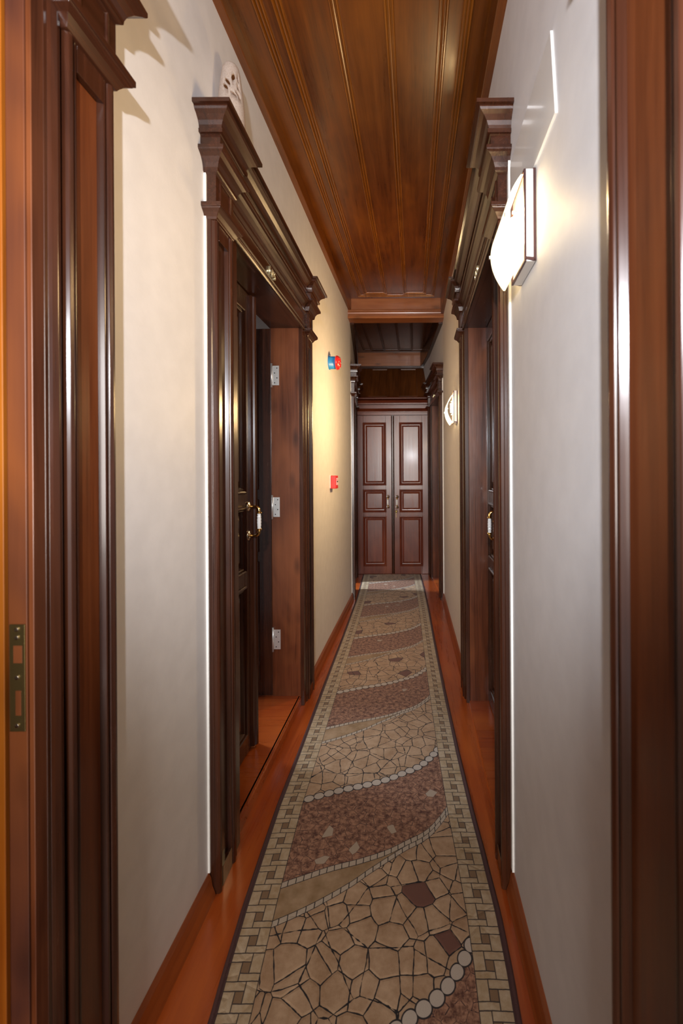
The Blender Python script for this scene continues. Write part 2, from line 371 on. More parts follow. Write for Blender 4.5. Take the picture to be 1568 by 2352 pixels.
# ------------------------------------------------------------------ door surrounds
CYMA = [(0.0, 0), (0.003, 0.25), (0.010, 0.5), (0.022, 0.75), (0.029, 0.93), (0.030, 1.0)]
BLOCK = [(0.006, 2.140), (0.009, 2.143), (0.010, 2.152), (0.014, 2.164), (0.022, 2.176), (0.031, 2.183), (0.037, 2.186), (0.039, 2.189), (0.039, 2.198),
         (0.037, 2.200), (0.024, 2.2005), (0.024, 2.234), (0.027, 2.236), (0.034, 2.2365), (0.035, 2.247), (0.030, 2.2475), (0.031, 2.250), (0.033, 2.258), (0.038, 2.268), (0.048, 2.278), (0.058, 2.284), (0.061, 2.289), (0.061, 2.2925), (0.071, 2.293), (0.071, 2.304), (0.069, 2.305)]
def surround(root, W, sw=0.12, opx=None, field=None):
    b = 0.034; opx = opx or sw+0.06
    H = 2.03
    for side in (0, 1):
        mx = (lambda x: x) if side == 0 else (lambda x: W-x)
        # fluted shaft
        prof = [(0, 0), (0, 0.018), (0.003, 0.019), (0.003, 0.028), (0.006, 0.033), (0.012, 0.034), (0.018, 0.031), (0.020, 0.025), (0.023, 0.029), (0.027, 0.029), (0.030, 0.022), (0.032, 0.017)]
        full = prof+[(sw-x, y) for x, y in prof[::-1]]
        mb = MB(); mb.prism([(mx(x), -y) for x, y in full], 'Z', 0, 2.01)
        for z0, z1 in ((0.0, 0.06), (1.955, 2.005)):
            mb.box(min(mx(0.028), mx(sw-0.028)), max(mx(0.028), mx(sw-0.028)), -0.030, -0.001, z0, z1)
        pil = mb.build('pilaster', 'frameZ', root, bevel=0.001)
        if field:
            mb = MB(); f0, f1 = sorted((mx(0.0325), mx(sw-0.0325))); mb.box(f0, f1, -0.0185, -0.0165, 0.061, 1.954)
            mb.build('pilaster_field', field, pil, label='redder flat field of the pilaster')
        # capital under the frieze block
        mb = MB(); x0, x1 = sorted((mx(0), mx(sw)))
        mb.wrap(x0, x1, b, [(-0.012, 2.000), (0.001, 2.004), (0.004, 2.010), (0.011, 2.020), (0.020, 2.027), (0.021, 2.030), (0.024, 2.031), (0.024, 2.043), (0.0, 2.046)])
        mb.box(x0, x1, -b, 0, 2.04, 2.142)
        mb.frame(x0+0.022, x1-0.022, 2.052, 2.134, -b, [(0, -0.001), (0, 0.003), (0.006, 0.004), (0.009, -0.003), (0.014, -0.004)], True)
        mb.build('capital', 'frameX', pil, bevel=0.0008)
        mb = MB(); mb.wrap(x0, x1, b, [(0, 2.136)]+BLOCK)
        mb.build('cornice_block', 'frameX', pil)
        # inner casing board and jamb
        xi0, xi1 = sorted((mx(sw), mx(opx)))
        mb = MB(); mb.box(xi0, xi1, -0.020, 0.0, 0, H)
        e0, e1 = sorted((mx(opx-0.016), mx(opx)))
        mb.prism([(mx(sw+0.002), -0.020), (mx(sw+0.004), -0.026), (mx(sw+0.012), -0.028), (mx(sw+0.020), -0.024), (mx(sw+0.024), -0.020)], 'Z', 0, H-0.002)
        mb.build('casing', 'frameZ', root, bevel=0.001)
        j0, j1 = sorted((mx(opx), mx(opx-0.03)))
        mb = MB(); mb.box(j0, j1, 0.0, 0.155, 0.0, H+0.02)
        mb.build('jamb', 'jambZ', root, bevel=0.0015)
    # head casing, lintel and main cornice
    x0, x1 = sw, W-sw
    mb = MB(); mb.box(x0, x1, -0.020, 0.0, H, 2.15)
    mb.prism([(-0.018, H+0.002), (-0.026, H-0.002), (-0.030, H+0.004), (-0.030, H+0.009), (-0.026, H+0.013), (-0.031, H+0.016), (-0.034, H+0.021), (-0.031, H+0.027), (-0.024, H+0.029), (-0.018, H+0.032)], 'X', x0, x1)
    mb.prism([(-0.018, 2.118), (-0.024, 2.121), (-0.029, 2.130), (-0.027, 2.138), (-0.018, 2.142)], 'X', x0, x1)
    mb.build('lintel', 'frameX', root, bevel=0.0008)
    mb = MB(); mb.prism([(0.0, 2.138)]+[(-(b-0.022+o), z) for o, z in [(0, 2.138)]+BLOCK]+[(0.0, 2.305)], 'X', x0-0.012, x1+0.012)
    mb.build('cornice', 'frameX', root)
    mb = MB(); mb.box(opx, W-opx, 0.0, 0.155, H, H+0.03); mb.build('head_jamb', 'frameX', root)
    return opx, H
def doorplace(name, d, side, label, yaw_poly):
    y0, y1 = d; xa, xb = lerp(yaw_poly, y0), lerp(yaw_poly, y1)
    W = math.hypot(y1-y0, xb-xa)
    if side == 'L':
        o = empty(name, (xa, y0, 0), math.atan2(y1-y0, xb-xa), 'structure', label)
    else:
        o = empty(name, (xb, y1, 0), math.atan2(y0-y1, xa-xb), 'structure', label)
    return o, W
def numerals(root, text, x, z, y):
    for i, ch in enumerate(text):
        cu = bpy.data.curves.new('numeral', 'FONT'); cu.body = ch; cu.size = 0.045; cu.extrude = 0.004; cu.bevel_depth = 0.0004
        cu.align_x = 'CENTER'; cu.offset = 0.0
        t = bpy.data.objects.new('numeral', cu); COL.objects.link(t)
        me = bpy.data.meshes.new_from_object(t.evaluated_get(bpy.context.evaluated_depsgraph_get()))
        bpy.data.objects.remove(t)
        o = bpy.data.objects.new('numeral', me); COL.objects.link(o); me.materials.clear(); me.materials.append(M['gold'])
        o.parent = root; o.location = (x+(i-1)*0.031, y-0.003, z); o.rotation_euler = (PI/2, 0, 0)
        o['label'] = 'small gold numeral on the lintel'

def handle(parent, x, zc, y=0.0, mats=('brass', 'porcelain', 'nickel'), L=0.125):
    mb = MB(); o = 0.048
    for s in (-1, 1):
        mb.mi = 2; mb.lathe([(0.0, 0), (0.021, 0), (0.0215, 0.004), (0.019, 0.007), (0.012, 0.008), (0.009, 0.010), (0.0, 0.010)], (x, y, zc+s*L/2), 'Y', 24)
        mb.mi = 0
        pts = [(x, y-0.008, zc+s*L/2), (x, y-o+0.018, zc+s*L/2)]
        for k in range(1, 7):
            a = k/6*PI/2
            pts.append((x, y-o+0.018-0.018*math.sin(a), zc+s*(L/2-0.018*(1-math.cos(a)))))
        pts.append((x, y-o, zc+s*(L/2-0.026)))
        mb.tube(pts, [0.0065, 0.0055]+[0.006]*6+[0.008], 12)
        mb.lathe([(0.0, -0.003), (0.010, -0.003), (0.011, 0), (0.010, 0.003), (0, 0.003)], (x, y-o, zc+s*(L/2-0.027)), 'Z', 16)
    mb.mi = 1; h = L-0.058; n = 14
    mb.tube([(x+0.0012*math.sin(k*2.2), y-o, zc-h/2+h*k/n) for k in range(n+1)], [0.0072+0.0016*math.sin(PI*k/n)+0.0008*math.sin(k*2.4) for k in range(n+1)], 14)
    return mb.build('handle', list(mats), parent, label='brass pull handle with a white porcelain grip')

def leaf(root, x, y, w_, z0, h, mat, ang=0.0, t=0.038, rows=None, hinge='L', name='door_leaf', label=None):
    """door leaf, own origin at the hinge bottom; front face at local y=0"""
    st = 0.078*w_/0.43
    rows = rows or [(0.045, 0.36), (0.395, 0.53), (0.565, 0.955)]
    s = 1 if hinge == 'L' else -1
    X = lambda a: a if s > 0 else -w_+a
    mb = MB()
    mb.box(X(0), X(st), 0, t, 0, h); mb.box(X(w_-st), X(w_), 0, t, 0, h)
    edges = [0.0]
    for a, b_ in rows: edges += [a*h, b_*h]
    edges.append(h)
    for k in range(0, len(edges), 2): mb.box(X(st), X(w_-st), 0, t, edges[k], edges[k+1])
    mb.box(X(st), X(w_-st), 0.014, t-0.006, 0.02, h-0.02)
    o = mb.build(name, mat+'Z', root, bevel=0.0015, label=label)
    o.location = (x, y, z0); o.rotation_euler = (0, 0, ang)
    for a, b_ in rows:
        mb = MB()
        mb.frame(X(st)-0.008, X(w_-st)+0.008, a*h-0.008, b_*h+0.008, 0.0,
                 [(0, -0.002), (0, 0.004), (0.003, 0.008), (0.008, 0.009), (0.012, 0.006), (0.014, -0.001), (0.018, 0.001), (0.022, -0.002), (0.027, -0.011), (0.036, -0.012), (0.052, -0.004), (0.055, -0.003)], True)
        mb.build('door_panel', mat+'Z', o)
    return o
def hinge_part(parent, x, y, z, h=0.105, flip=1, w1=0.036, w2=0.028, name='hinge'):
    """butt hinge whose plate lies on a jamb facing -x*flip; plate in the y-z plane at x"""
    mb = MB()
    mb.box(x-0.0015, x+0.0015, y-w1, y, z-h/2, z+h/2)
    mb.tube([(x-0.004*flip, y+0.003, z-h/2-0.012), (x-0.004*flip, y+0.003, z+h/2+0.012)], 0.0052, 12)
    mb.mi = 1
    for k in range(4):
        mb.lathe([(0, 0.001), (0.003, 0.001), (0.003, -0.0005), (0, -0.0005)], (x-0.0015*flip, y-w1*(0.7 if k % 2 else 0.35), z-h/2+h*(k+0.5)/4), 'X', 10)
    return mb.build(name, ['steel', 'dark'], parent, label='white metal butt hinge')

# ---- door 1: number 105, left
d1, W = doorplace('door_1', D_L2, 'L', 'dark mahogany door surround numbered 105 on the left with one leaf shut and one swung inward', LW)
opx, H = surround(d1, W)
ow = W-2*opx; SILL = 0.052
numerals(d1, '105', 0.528, 2.074, -0.021)
l1 = leaf(d1, opx+0.002, 0.098, 0.425, SILL+0.008, H-SILL-0.012, 'frame', name='door_leaf', label='closed near leaf of the double door')
mb = MB(); mb.prism([(0.405, 0.0), (0.405, -0.010), (0.410, -0.014), (0.415, -0.010), (0.419, -0.020), (0.428, -0.024), (0.437, -0.020), (0.441, -0.010), (0.447, -0.013), (0.450, -0.008), (0.450, 0.0)], 'Z', 0.004, H-SILL-0.016)
mb.build('astragal', 'frameZ', l1)
handle(l1, 0.385, 0.985)
l2 = leaf(d1, W-opx-0.006, 0.150, 0.415, SILL+0.008, H-SILL-0.012, 'frame', ang=-PI/2+0.06, hinge='R', label='far leaf swung open into the dark bedroom')
l2.rotation_euler = (0, 0, PI/2+0.03)   # leaf points into the room
# rotate about hinge: leaf runs along +y of the door frame
l2.rotation_euler = (0, 0, -PI/2-0.03)
for z in (1.775, 1.068, 0.357): hinge_part(d1, W-opx-0.0016, 0.142, z)
mb = MB(); mb.box(0.125, W-0.125, 0.0, 0.30, 0.0, SILL); mb.prism([(-0.004, 0), (-0.004, SILL-0.012), (0.004, SILL), (0.01, SILL), (0.01, 0)], 'X', 0.185, W-0.185)
mb.build('threshold', 'floorX' if 'floorX' in M else 'floorY', d1)
mb = MB(); mb.box(-0.005, 0.0, -0.006, 0.0, 0.07, 2.31); mb.box(W, W+0.006, -0.003, 0.0, 0.07, 2.2)
mb.build('filler_edge', 'plaster', d1, label='ragged white filler between frame and wall')
# raised bedroom floor and wall light spot
mb = MB(); mb.box(-2.7, -0.735-0.29, 1.0, 3.45, 0.0, SILL); tag(mb.build('floor_bedroom', 'floorY'), 'orange boards of the bedroom behind the open leaf', kind='structure')

# ---- door 2: right, across
d2, W2 = doorplace('door_2', D_R2, 'R', 'dark mahogany door surround on the right behind the near wall lamp, both leaves shut', RW)
opx, H = surround(d2, W2)
numerals(d2, '109', W2-0.528, 2.074, -0.021)
l = leaf(d2, opx+0.002, 0.098, (W2-2*opx)/2-0.003, 0.02, H-0.024, 'frame', label='far leaf of the closed right door')
handle(l, 0.355, 0.985)
l = leaf(d2, W2-opx-0.002, 0.098, (W2-2*opx)/2-0.003, 0.02, H-0.024, 'frame', hinge='R', label='near leaf of the closed right door')
handle(l, -0.355, 0.985)
mb = MB(); mb.box(0.18, W2-0.18, -0.004, 0.16, 0.0, 0.012); mb.build('threshold', 'floorY', d2)
mb = MB(); mb.box(W2, W2+0.016, -0.006, 0.0, 0.07, 2.31); mb.build('filler_edge', 'plaster', d2, label='ragged white filler between frame and wall')

# ---- door 3: far left
d3, W3 = doorplace('door_3', D_L3, 'L', 'dark door surround far down on the left just before the double door', LW)
opx, H = surround(d3, W3)
mb = MB(); mb.box(-0.010, 0.0, -0.005, 0.0, 0.07, 2.31); mb.build('filler_edge', 'plaster', d3, label='white filler between frame and wall')
leaf(d3, opx+0.002, 0.11, 0.21, 0.02, H-0.024, 'frame', label='unseen leaf added to narrow the daylight streak'); leaf(d3, W3-opx-0.002, 0.11, 0.21, 0.02, H-0.024, 'frame', hinge='R', label='unseen leaf added to narrow the daylight streak')  # two unseen narrow leaves added so the daylight falls as a streak
mb = MB(); mb.box(0.18, W3-0.18, 0.0, 0.16, 0.0, 0.015); mb.build('threshold', 'floorY', d3)
# ---- door 4: far right
d4, W4 = doorplace('door_4', D_R3, 'R', 'dark door surround far down on the right, numeral on its lintel, hinges in its jamb', RW)
opx, H = surround(d4, W4)
numerals(d4, '107', W4-0.50, 2.066, -0.021)
for z in (1.72, 1.02, 0.26): hinge_part(d4, opx+0.0016, 0.145, z, flip=-1)
l = leaf(d4, opx+0.004, 0.150, 0.32, 0.02, H-0.024, 'frame', label='leaf swung open into the far right bedroom'); l.rotation_euler = (0, 0, PI/2+0.05)
l = leaf(d4, W4-opx-0.002, 0.110, (W4-2*opx)/2, 0.02, H-0.024, 'frame', hinge='R', label='shut leaf of the far right door')
mb = MB(); mb.box(W4, W4+0.016, -0.006, 0.0, 0.07, 2.28); mb.build('filler_edge', 'plaster', d4, label='white filler between frame and wall')
mb = MB(); mb.box(0.18, W4-0.18, -0.004, 0.16, 0.0, 0.012); mb.build('threshold', 'floorY', d4)

# ---- door 5: near left, beside the camera
d5, W5 = doorplace('door_5', D_L1, 'L', 'worn mahogany door surround at the left edge with a brass strike plate in its jamb', LW)
opx, H = surround(d5, W5, opx=0.150, field='fieldZ')
jx = W5-opx
mb = MB()
mb.box(jx-0.004, jx, 0.008, 0.038, 0.0, H)
mb.build('door_stop', 'wornZ', d5, bevel=0.001)
mb = MB(); mb.box(jx-0.008, jx, 0.041, 0.156, 0, H); mb.build('inner_lining', 'amberZ', d5, bevel=0.001, label='orange pine lining deeper in the doorway')
mb = MB(); mb.box(jx-0.006, jx-0.0035, 0.010, 0.035, 0.838, 1.010)
mb.mi = 1; mb.box(jx-0.0068, jx-0.0055, 0.014, 0.028, 0.948, 0.976); mb.box(jx-0.0068, jx-0.0055, 0.016, 0.025, 0.864, 0.904)
mb.mi = 2
for z in (1.002, 0.989, 0.925, 0.848): mb.lathe([(0, -0.0022), (0.0035, -0.0022), (0.0035, 0.0), (0, 0.0)], (jx-0.0055, 0.0225, z), 'X', 10)
mb.build('strike_plate', ['oldbrass', 'jambZ', 'nickel'], d5, bevel=0.0004, label='aged brass strike plate with two slots')
mb = MB(); mb.box(0.18, W5-0.18, -0.004, 0.16, 0.0, 0.03); mb.build('threshold', 'floorY', d5)
# ---- door 6: near right, beside the camera
d6, W6 = doorplace('door_6', D_R1, 'R', 'reddish brown door surround standing at the right edge of the view', RW)
surround(d6, W6, sw=0.165, field='fieldZ')
l = leaf(d6, 0.245, 0.110, (W6-0.49), 0.02, 2.0, 'frame', label='shut leaf of the nearest right door')
mb = MB(); mb.box(0.2, W6-0.2, -0.004, 0.16, 0.0, 0.012); mb.build('threshold', 'floorY', d6)

# ---- door 7: double door at the end
d7 = empty('door_7', (-0.700, 5.25, 0), 0.0, 'structure', 'reddish mahogany double door closing the far end of the corridor')
WE = 0.882
mb = MB(); mb.box(0, WE, 0.04, 0.08, 0, 2.05); mb.build('door_stop', 'frameZ', d7)
rowsE = [(0.052, 0.362), (0.392, 0.530), (0.562, 0.952)]
la = leaf(d7, 0.003, 0.0, 0.428, 0.003, 1.95, 'red', rows=rowsE, label='left leaf with a pull handle')
la.rotation_euler = (0, 0, 0.030)
handle(la, 0.376, 0.885, L=0.128)
lb = leaf(d7, WE-0.003, 0.0, 0.428, 0.002, 1.95, 'red', rows=rowsE, hinge='R', label='right leaf with a pull handle and a key in its lock')
handle(lb, -0.387, 0.885, L=0.128)
mb = MB(); mb.lathe([(0, 0), (0.0165, 0), (0.0165, 0.003), (0.012, 0.006), (0, 0.006)], (-0.397, 0, 0.770), 'Y', 20)
mb.box(-0.3985, -0.3955, -0.03, -0.004, 0.764, 0.776)
mb.tube([(-0.397+0.008*math.cos(a), -0.03, 0.757+0.010*math.sin(a)) for a in [k*PI/8 for k in range(17)]], 0.0022, 8)
mb.box(-0.3985, -0.3955, -0.036, -0.033, 0.700, 0.757)
mb.build('lock_with_key', 'oldbrass', lb, label='brass lock rose with a hanging key')
mb = MB(); mb.prism([(0.424, 0), (0.424, -0.008), (0.428, -0.014), (0.434, -0.010), (0.438, -0.018), (0.446, -0.018), (0.450, -0.010), (0.455, -0.014), (0.460, -0.008), (0.460, 0)], 'Z', 0.01, 1.945); mb.build('astragal', 'frameZ', d7)
mb = MB(); mb.box(-0.035, 0.0, -0.03, 0.08, 0, 2.13); mb.build('jamb', 'frameZ', d7, bevel=0.002)
mb = MB(); mb.box(WE, WE+0.03, -0.03, 0.08, 0, 2.13); mb.build('jamb', 'frameZ', d7, bevel=0.002)
mb = MB(); mb.box(0.0, WE, -0.004, 0.08, 1.957, 1.992); mb.build('head_rail', 'redX', d7)
mb = MB(); mb.prism([(0.0, 1.990), (-0.030, 1.990), (-0.030, 1.998), (0.004, 2.040), (0.03, 2.040), (0.03, 1.990)], 'X', 0.0, WE); mb.build('ledge', 'redX', d7)
mb = MB(); mb.box(-0.02, WE+0.02, 0.015, 0.08, 2.036, 2.09); mb.build('frieze', 'redX', d7)
mb = MB(); mb.prism([(0.02, 2.085), (-0.050, 2.085), (-0.050, 2.098), (-0.036, 2.130), (-0.02, 2.140), (0.02, 2.140)], 'X', -0.03, WE+0.03)
mb.prism([(0.03, 2.140), (-0.025, 2.146), (-0.060, 2.150), (-0.062, 2.158), (-0.035, 2.176), (0.06, 2.185), (0.06, 2.14)], 'X', -0.02, WE+0.02); mb.build('cornice', 'redX', d7)
for z in (1.72,):
    mb = MB(); mb.tube([(0.001, -0.006, z-0.055), (0.001, -0.006, z+0.055)], 0.006, 10); mb.build('hinge', 'steel', d7)
    mb = MB(); mb.tube([(WE-0.001, -0.006, z-0.055), (WE-0.001, -0.006, z+0.055)], 0.006, 10); mb.build('hinge', 'steel', d7)

# ------------------------------------------------------------------ the runner rug
RL = [(-1.3, -0.46), (.961, -0.468), (1.055, -.479), (1.224, -.495), (1.408, -.506), (1.592, -.516), (1.895, -.520), (2.507, -.534), (3.266, -.547), (4.13, -.568), (4.53, -.586), (5.209, -.624)]
RR = [(-1.3, 0.24), (.961, .232), (1.055, .235), (1.196, .234), (1.42, .220), (1.546, .210), (1.888, .191), (2.419, .170), (3.154, .147), (3.76, .133), (4.369, .113), (5.191, .077)]
mat, nt, b = new_mat('mosaic_pattern_carpet')
uvn = nt.nodes.new('ShaderNodeUVMap'); uvn.uv_map = 'UVMap'
sep = nt.nodes.new('ShaderNodeSeparateXYZ'); nt.links.new(uvn.outputs[0], sep.inputs[0])
U = N(nt, sep.outputs[0]); V = N(nt, sep.outputs[1])
vec = uvn.outputs[0]
P_ = 0.79
wob = noise(nt, vec, 60, 2)-0.5
s_ = (U-0.09)/0.52
def fcurve(nt, x, pts):
    n = nt.nodes.new('ShaderNodeFloatCurve'); c = n.mapping.curves[0]
    c.points[0].location = pts[0]; c.points[1].location = pts[-1]
    for p in pts[1:-1]: c.points.new(*p)
    for p in c.points: p.handle_type = 'AUTO'
    n.mapping.update(); nt.links.new(x.k, n.inputs['Value']); return N(nt, n.outputs[0])
g = fcurve(nt, s_.clamp(), [(0, 0), (.113, .023), (.247, .050), (.45, .082), (.6, .113), (.7, .143), (.845, .190), (.93, .240), (1, .292)])
D2 = fcurve(nt, s_.clamp(), [(0, .444), (.15, .438), (.24, .430), (.38, .405), (.494, .378), (.62, .358), (.8, .352), (1, .352)])
e = P_ - ((V - 1.616 - g)/P_).fract()*P_          # distance below the next pebble line
D1 = 0.334
# stone crazing
def vor(scale, feature, rnd=1.0, v=None):
    n = nt.nodes.new('ShaderNodeTexVoronoi'); n.feature = feature; n.voronoi_dimensions = '2D'
    n.inputs['Scale'].default_value = scale; n.inputs['Randomness'].default_value = rnd
    nt.links.new(v or vec, n.inputs['Vector']); return n
wv = nt.nodes.new('ShaderNodeVectorMath'); wv.operation = 'ADD'
nz = nt.nodes.new('ShaderNodeTexNoise'); nz.inputs['Scale'].default_value = 9; nt.links.new(vec, nz.inputs['Vector'])
sc_ = nt.nodes.new('ShaderNodeVectorMath'); sc_.operation = 'SCALE'; sc_.inputs[3].default_value = 0.02
nt.links.new(nz.outputs['Color'], sc_.inputs[0]); nt.links.new(vec, wv.inputs[0]); nt.links.new(sc_.outputs[0], wv.inputs[1])
wvec = wv.outputs[0]
e1 = N(nt, vor(16, 'DISTANCE_TO_EDGE', v=wvec).outputs['Distance'])
e3 = N(nt, vor(8.5, 'DISTANCE_TO_EDGE', v=wvec).outputs['Distance'])
c1 = vor(16, 'F1', v=wvec).outputs['Color']
e2 = N(nt, vor(33, 'DISTANCE_TO_EDGE', v=wvec).outputs['Distance'])
c2 = vor(33, 'F1', v=wvec).outputs['Color']
sepc = nt.nodes.new('ShaderNodeSeparateColor'); nt.links.new(c1, sepc.inputs[0]); r1 = N(nt, sepc.outputs[0]); r1b = N(nt, sepc.outputs[1])
sepd = nt.nodes.new('ShaderNodeSeparateColor'); nt.links.new(c2, sepd.inputs[0]); r2 = N(nt, sepd.outputs[0])
mott = noise(nt, vec, 55, 5, 0.7)
bigm = noise(nt, vec, 14, 3, 0.6)
cream = mixc(nt, (bigm*0.6+mott*0.4).ramp(0.35, 0.65), (0.36, 0.22, 0.125), (0.57, 0.40, 0.265))
cream = mixc(nt, r1.gt(0.965)*e1.gt(0.02), cream, (0.17, 0.075, 0.055))
cream = mixc(nt, ((e1+wob*0.06).lt(0.023)).max((e3+wob*0.05).lt(0.011)), cream, (0.018, 0.015, 0.018))
brown = mixc(nt, mott.ramp(0.38, 0.60), (0.10, 0.038, 0.026), (0.44, 0.235, 0.150))
brown = mixc(nt, ((e2+wob*0.09).lt(0.030)*mott.gt(0.50)), brown, (0.055, 0.026, 0.026))
brown = mixc(nt, r2.gt(0.982), brown, (0.46, 0.37, 0.29))
plainc = mixc(nt, bigm.ramp(0.35, 0.65), (0.28, 0.175, 0.085), (0.46, 0.32, 0.20))
col = mixc(nt, e.gt(D2), plainc, cream)
col = mixc(nt, e.lt(D1), col, brown)
dark = (0.03, 0.024, 0.026); light = (0.50, 0.42, 0.34)
# rows of small tiles
def tiles(col, dist, half, pitch, off):
    inband = dist.abs().lt(half+0.0022)
    fx = (((U+off+wob*0.003)/pitch).fract()-0.5).abs()
    tile = dist.abs().lt(half) * fx.lt(0.44)
    return mixc(nt, tile, mixc(nt, inband, col, dark), light)
col = tiles(col, e-D1, 0.0085, 0.0215, 0.0)
col = tiles(col, e-D2, 0.0078, 0.0225, 0.007)
# row of pebbles: distance to the line wraps round the period
GP = [(0, 0), (.113, .023), (.247, .050), (.45, .082), (.6, .113), (.7, .143), (.845, .190), (.93, .240), (1, .292)]
AR = [(0, 0)]
for (a_, u_), (b_, v_) in zip(GP, GP[1:]): AR.append((b_, AR[-1][1]+math.hypot((b_-a_)*0.52, v_-u_)))
arc = fcurve(nt, s_.clamp(), [(a_, v_) for a_, v_ in AR])
gs = [(0.03, .38), (.3, .33), (.5, .34), (.65, .48), (.78, .66), (.88, 1.0), (.96, 1.4)]
slope = fcurve(nt, s_.clamp(), [(a_, v_/2) for a_, v_ in gs])*2.0
root = (slope*slope+1.0).pow(0.5)
dd0 = (((V - 1.616 - g)/P_ + 0.5).fract() - 0.5)*P_
dd = dd0/root
pf = ((arc + dd0*slope/root)/0.037).fract()-0.5
dr = (pf*2.1).pow(2.0)+(dd/0.0155).pow(2.0)
peb = dr.lt(1.0)
col = mixc(nt, dr.lt(1.5)*dd.abs().lt(0.024), col, dark)
col = mixc(nt, peb, col, (0.53, 0.46, 0.40))
# woven border of oblong tiles round brown squares
def border(col, u0, u1, flip):
    p = (U-u0)/(u1-u0)
    if flip: p = 1.0-p
    qf = (V/0.0612+wob*0.04).fract()
    tw = 0.0013
    hp, hq = tw/(u1-u0), tw/0.0612
    inb = p.gt(0.0)*p.lt(1.0)
    ln = qf.lt(hq*2).max(((p-0.36).abs().lt(hp))*qf.lt(0.70)).max(((p-0.64).abs().lt(hp))*qf.gt(0.30)).max(((qf-0.70).abs().lt(hq))*p.lt(0.64)).max(((qf-0.30).abs().lt(hq))*p.gt(0.36))
    sq = p.gt(0.36)*p.lt(0.64)*qf.gt(0.30)*qf.lt(0.70)
    tl = mixc(nt, (mott*0.5+bigm*0.5).ramp(0.38, 0.62), (0.40, 0.28, 0.155), (0.56, 0.45, 0.32))
    tl = mixc(nt, sq, tl, (0.24, 0.15, 0.085))
    tl = mixc(nt, ln, tl, (0.06, 0.045, 0.04))
    return mixc(nt, inb, col, tl)
col = mixc(nt, U.lt(0.0905), col, dark)
col = mixc(nt, U.gt(0.6095), col, dark)
col = border(col, 0.012, 0.0885, False)
col = border(col, 0.6115, 0.688, True)
col = mixc(nt, U.lt(0.011).max(U.gt(0.689)), col, (0.075, 0.032, 0.032))
pile = noise(nt, vec, 900, 3, 0.7)
colm = nt.nodes.new('ShaderNodeMix'); colm.data_type = 'RGBA'; colm.blend_type = 'MULTIPLY'; colm.inputs[0].default_value = 1.0
nt.links.new(col, colm.inputs[6]); nt.links.new(mixc(nt, pile.ramp(0.3, 0.7), (0.66, 0.66, 0.66), (1, 1, 1)), colm.inputs[7])
nt.links.new(colm.outputs[2], b.inputs['Base Color'])
b.inputs['Roughness'].default_value = 0.95; b.inputs['Specular IOR Level'].default_value = 0.1
b.inputs['Sheen Weight'].default_value = 0.15
rel = (e1.ramp(0.0, 0.1)*e.gt(D2)).max(peb)*0.5 + pile*0.35
bump(nt, b, rel, 0.55, 0.004)
M['rug'] = mat
ny, nx = 220, 12
verts = []; uvs = []
for j in range(ny+1):
    y = -1.25+(5.20+1.25)*j/ny
    l, r = lerp(RL, y), lerp(RR, y)
    for i in range(nx+1):
        u = i/nx
        z = 0.0105+0.0012*math.sin(y*5+u*3)
        if i in (0, nx): z = 0.0085
        verts.append((l+(r-l)*u, y, z)); uvs.append((u*0.70, y))
faces = [(j*(nx+1)+i, j*(nx+1)+i+1, (j+1)*(nx+1)+i+1, (j+1)*(nx+1)+i) for j in range(ny) for i in range(nx)]
me = bpy.data.meshes.new('runner_rug'); me.from_pydata(verts, [], faces)
uvl = me.uv_layers.new(name='UVMap')
for lp in me.loops: uvl.data[lp.index].uv = uvs[lp.vertex_index]
me.materials.append(mat)
for p in me.polygons: p.use_smooth = True
rugo = bpy.data.objects.new('runner_rug', me); COL.objects.link(rugo)
tag(rugo, 'long beige and brown mosaic patterned runner carpet lying on the orange floor', 'rug')
for pts, s in ((RL, -1), (RR, 1)):
    mb = MB(); rs = []
    for j in range(ny+1):
        y = -1.25+(5.20+1.25)*j/ny; x = lerp(pts, y)
        rs.append([(x-s*0.006, y, 0.001), (x+s*0.004, y, 0.001), (x+s*0.005, y, 0.006), (x+s*0.001, y, 0.011), (x-s*0.006, y, 0.0105)])
    mb.rings(rs, smooth=True); mb.build('binding', 'bind', rugo, label='dark purple brown edge binding')

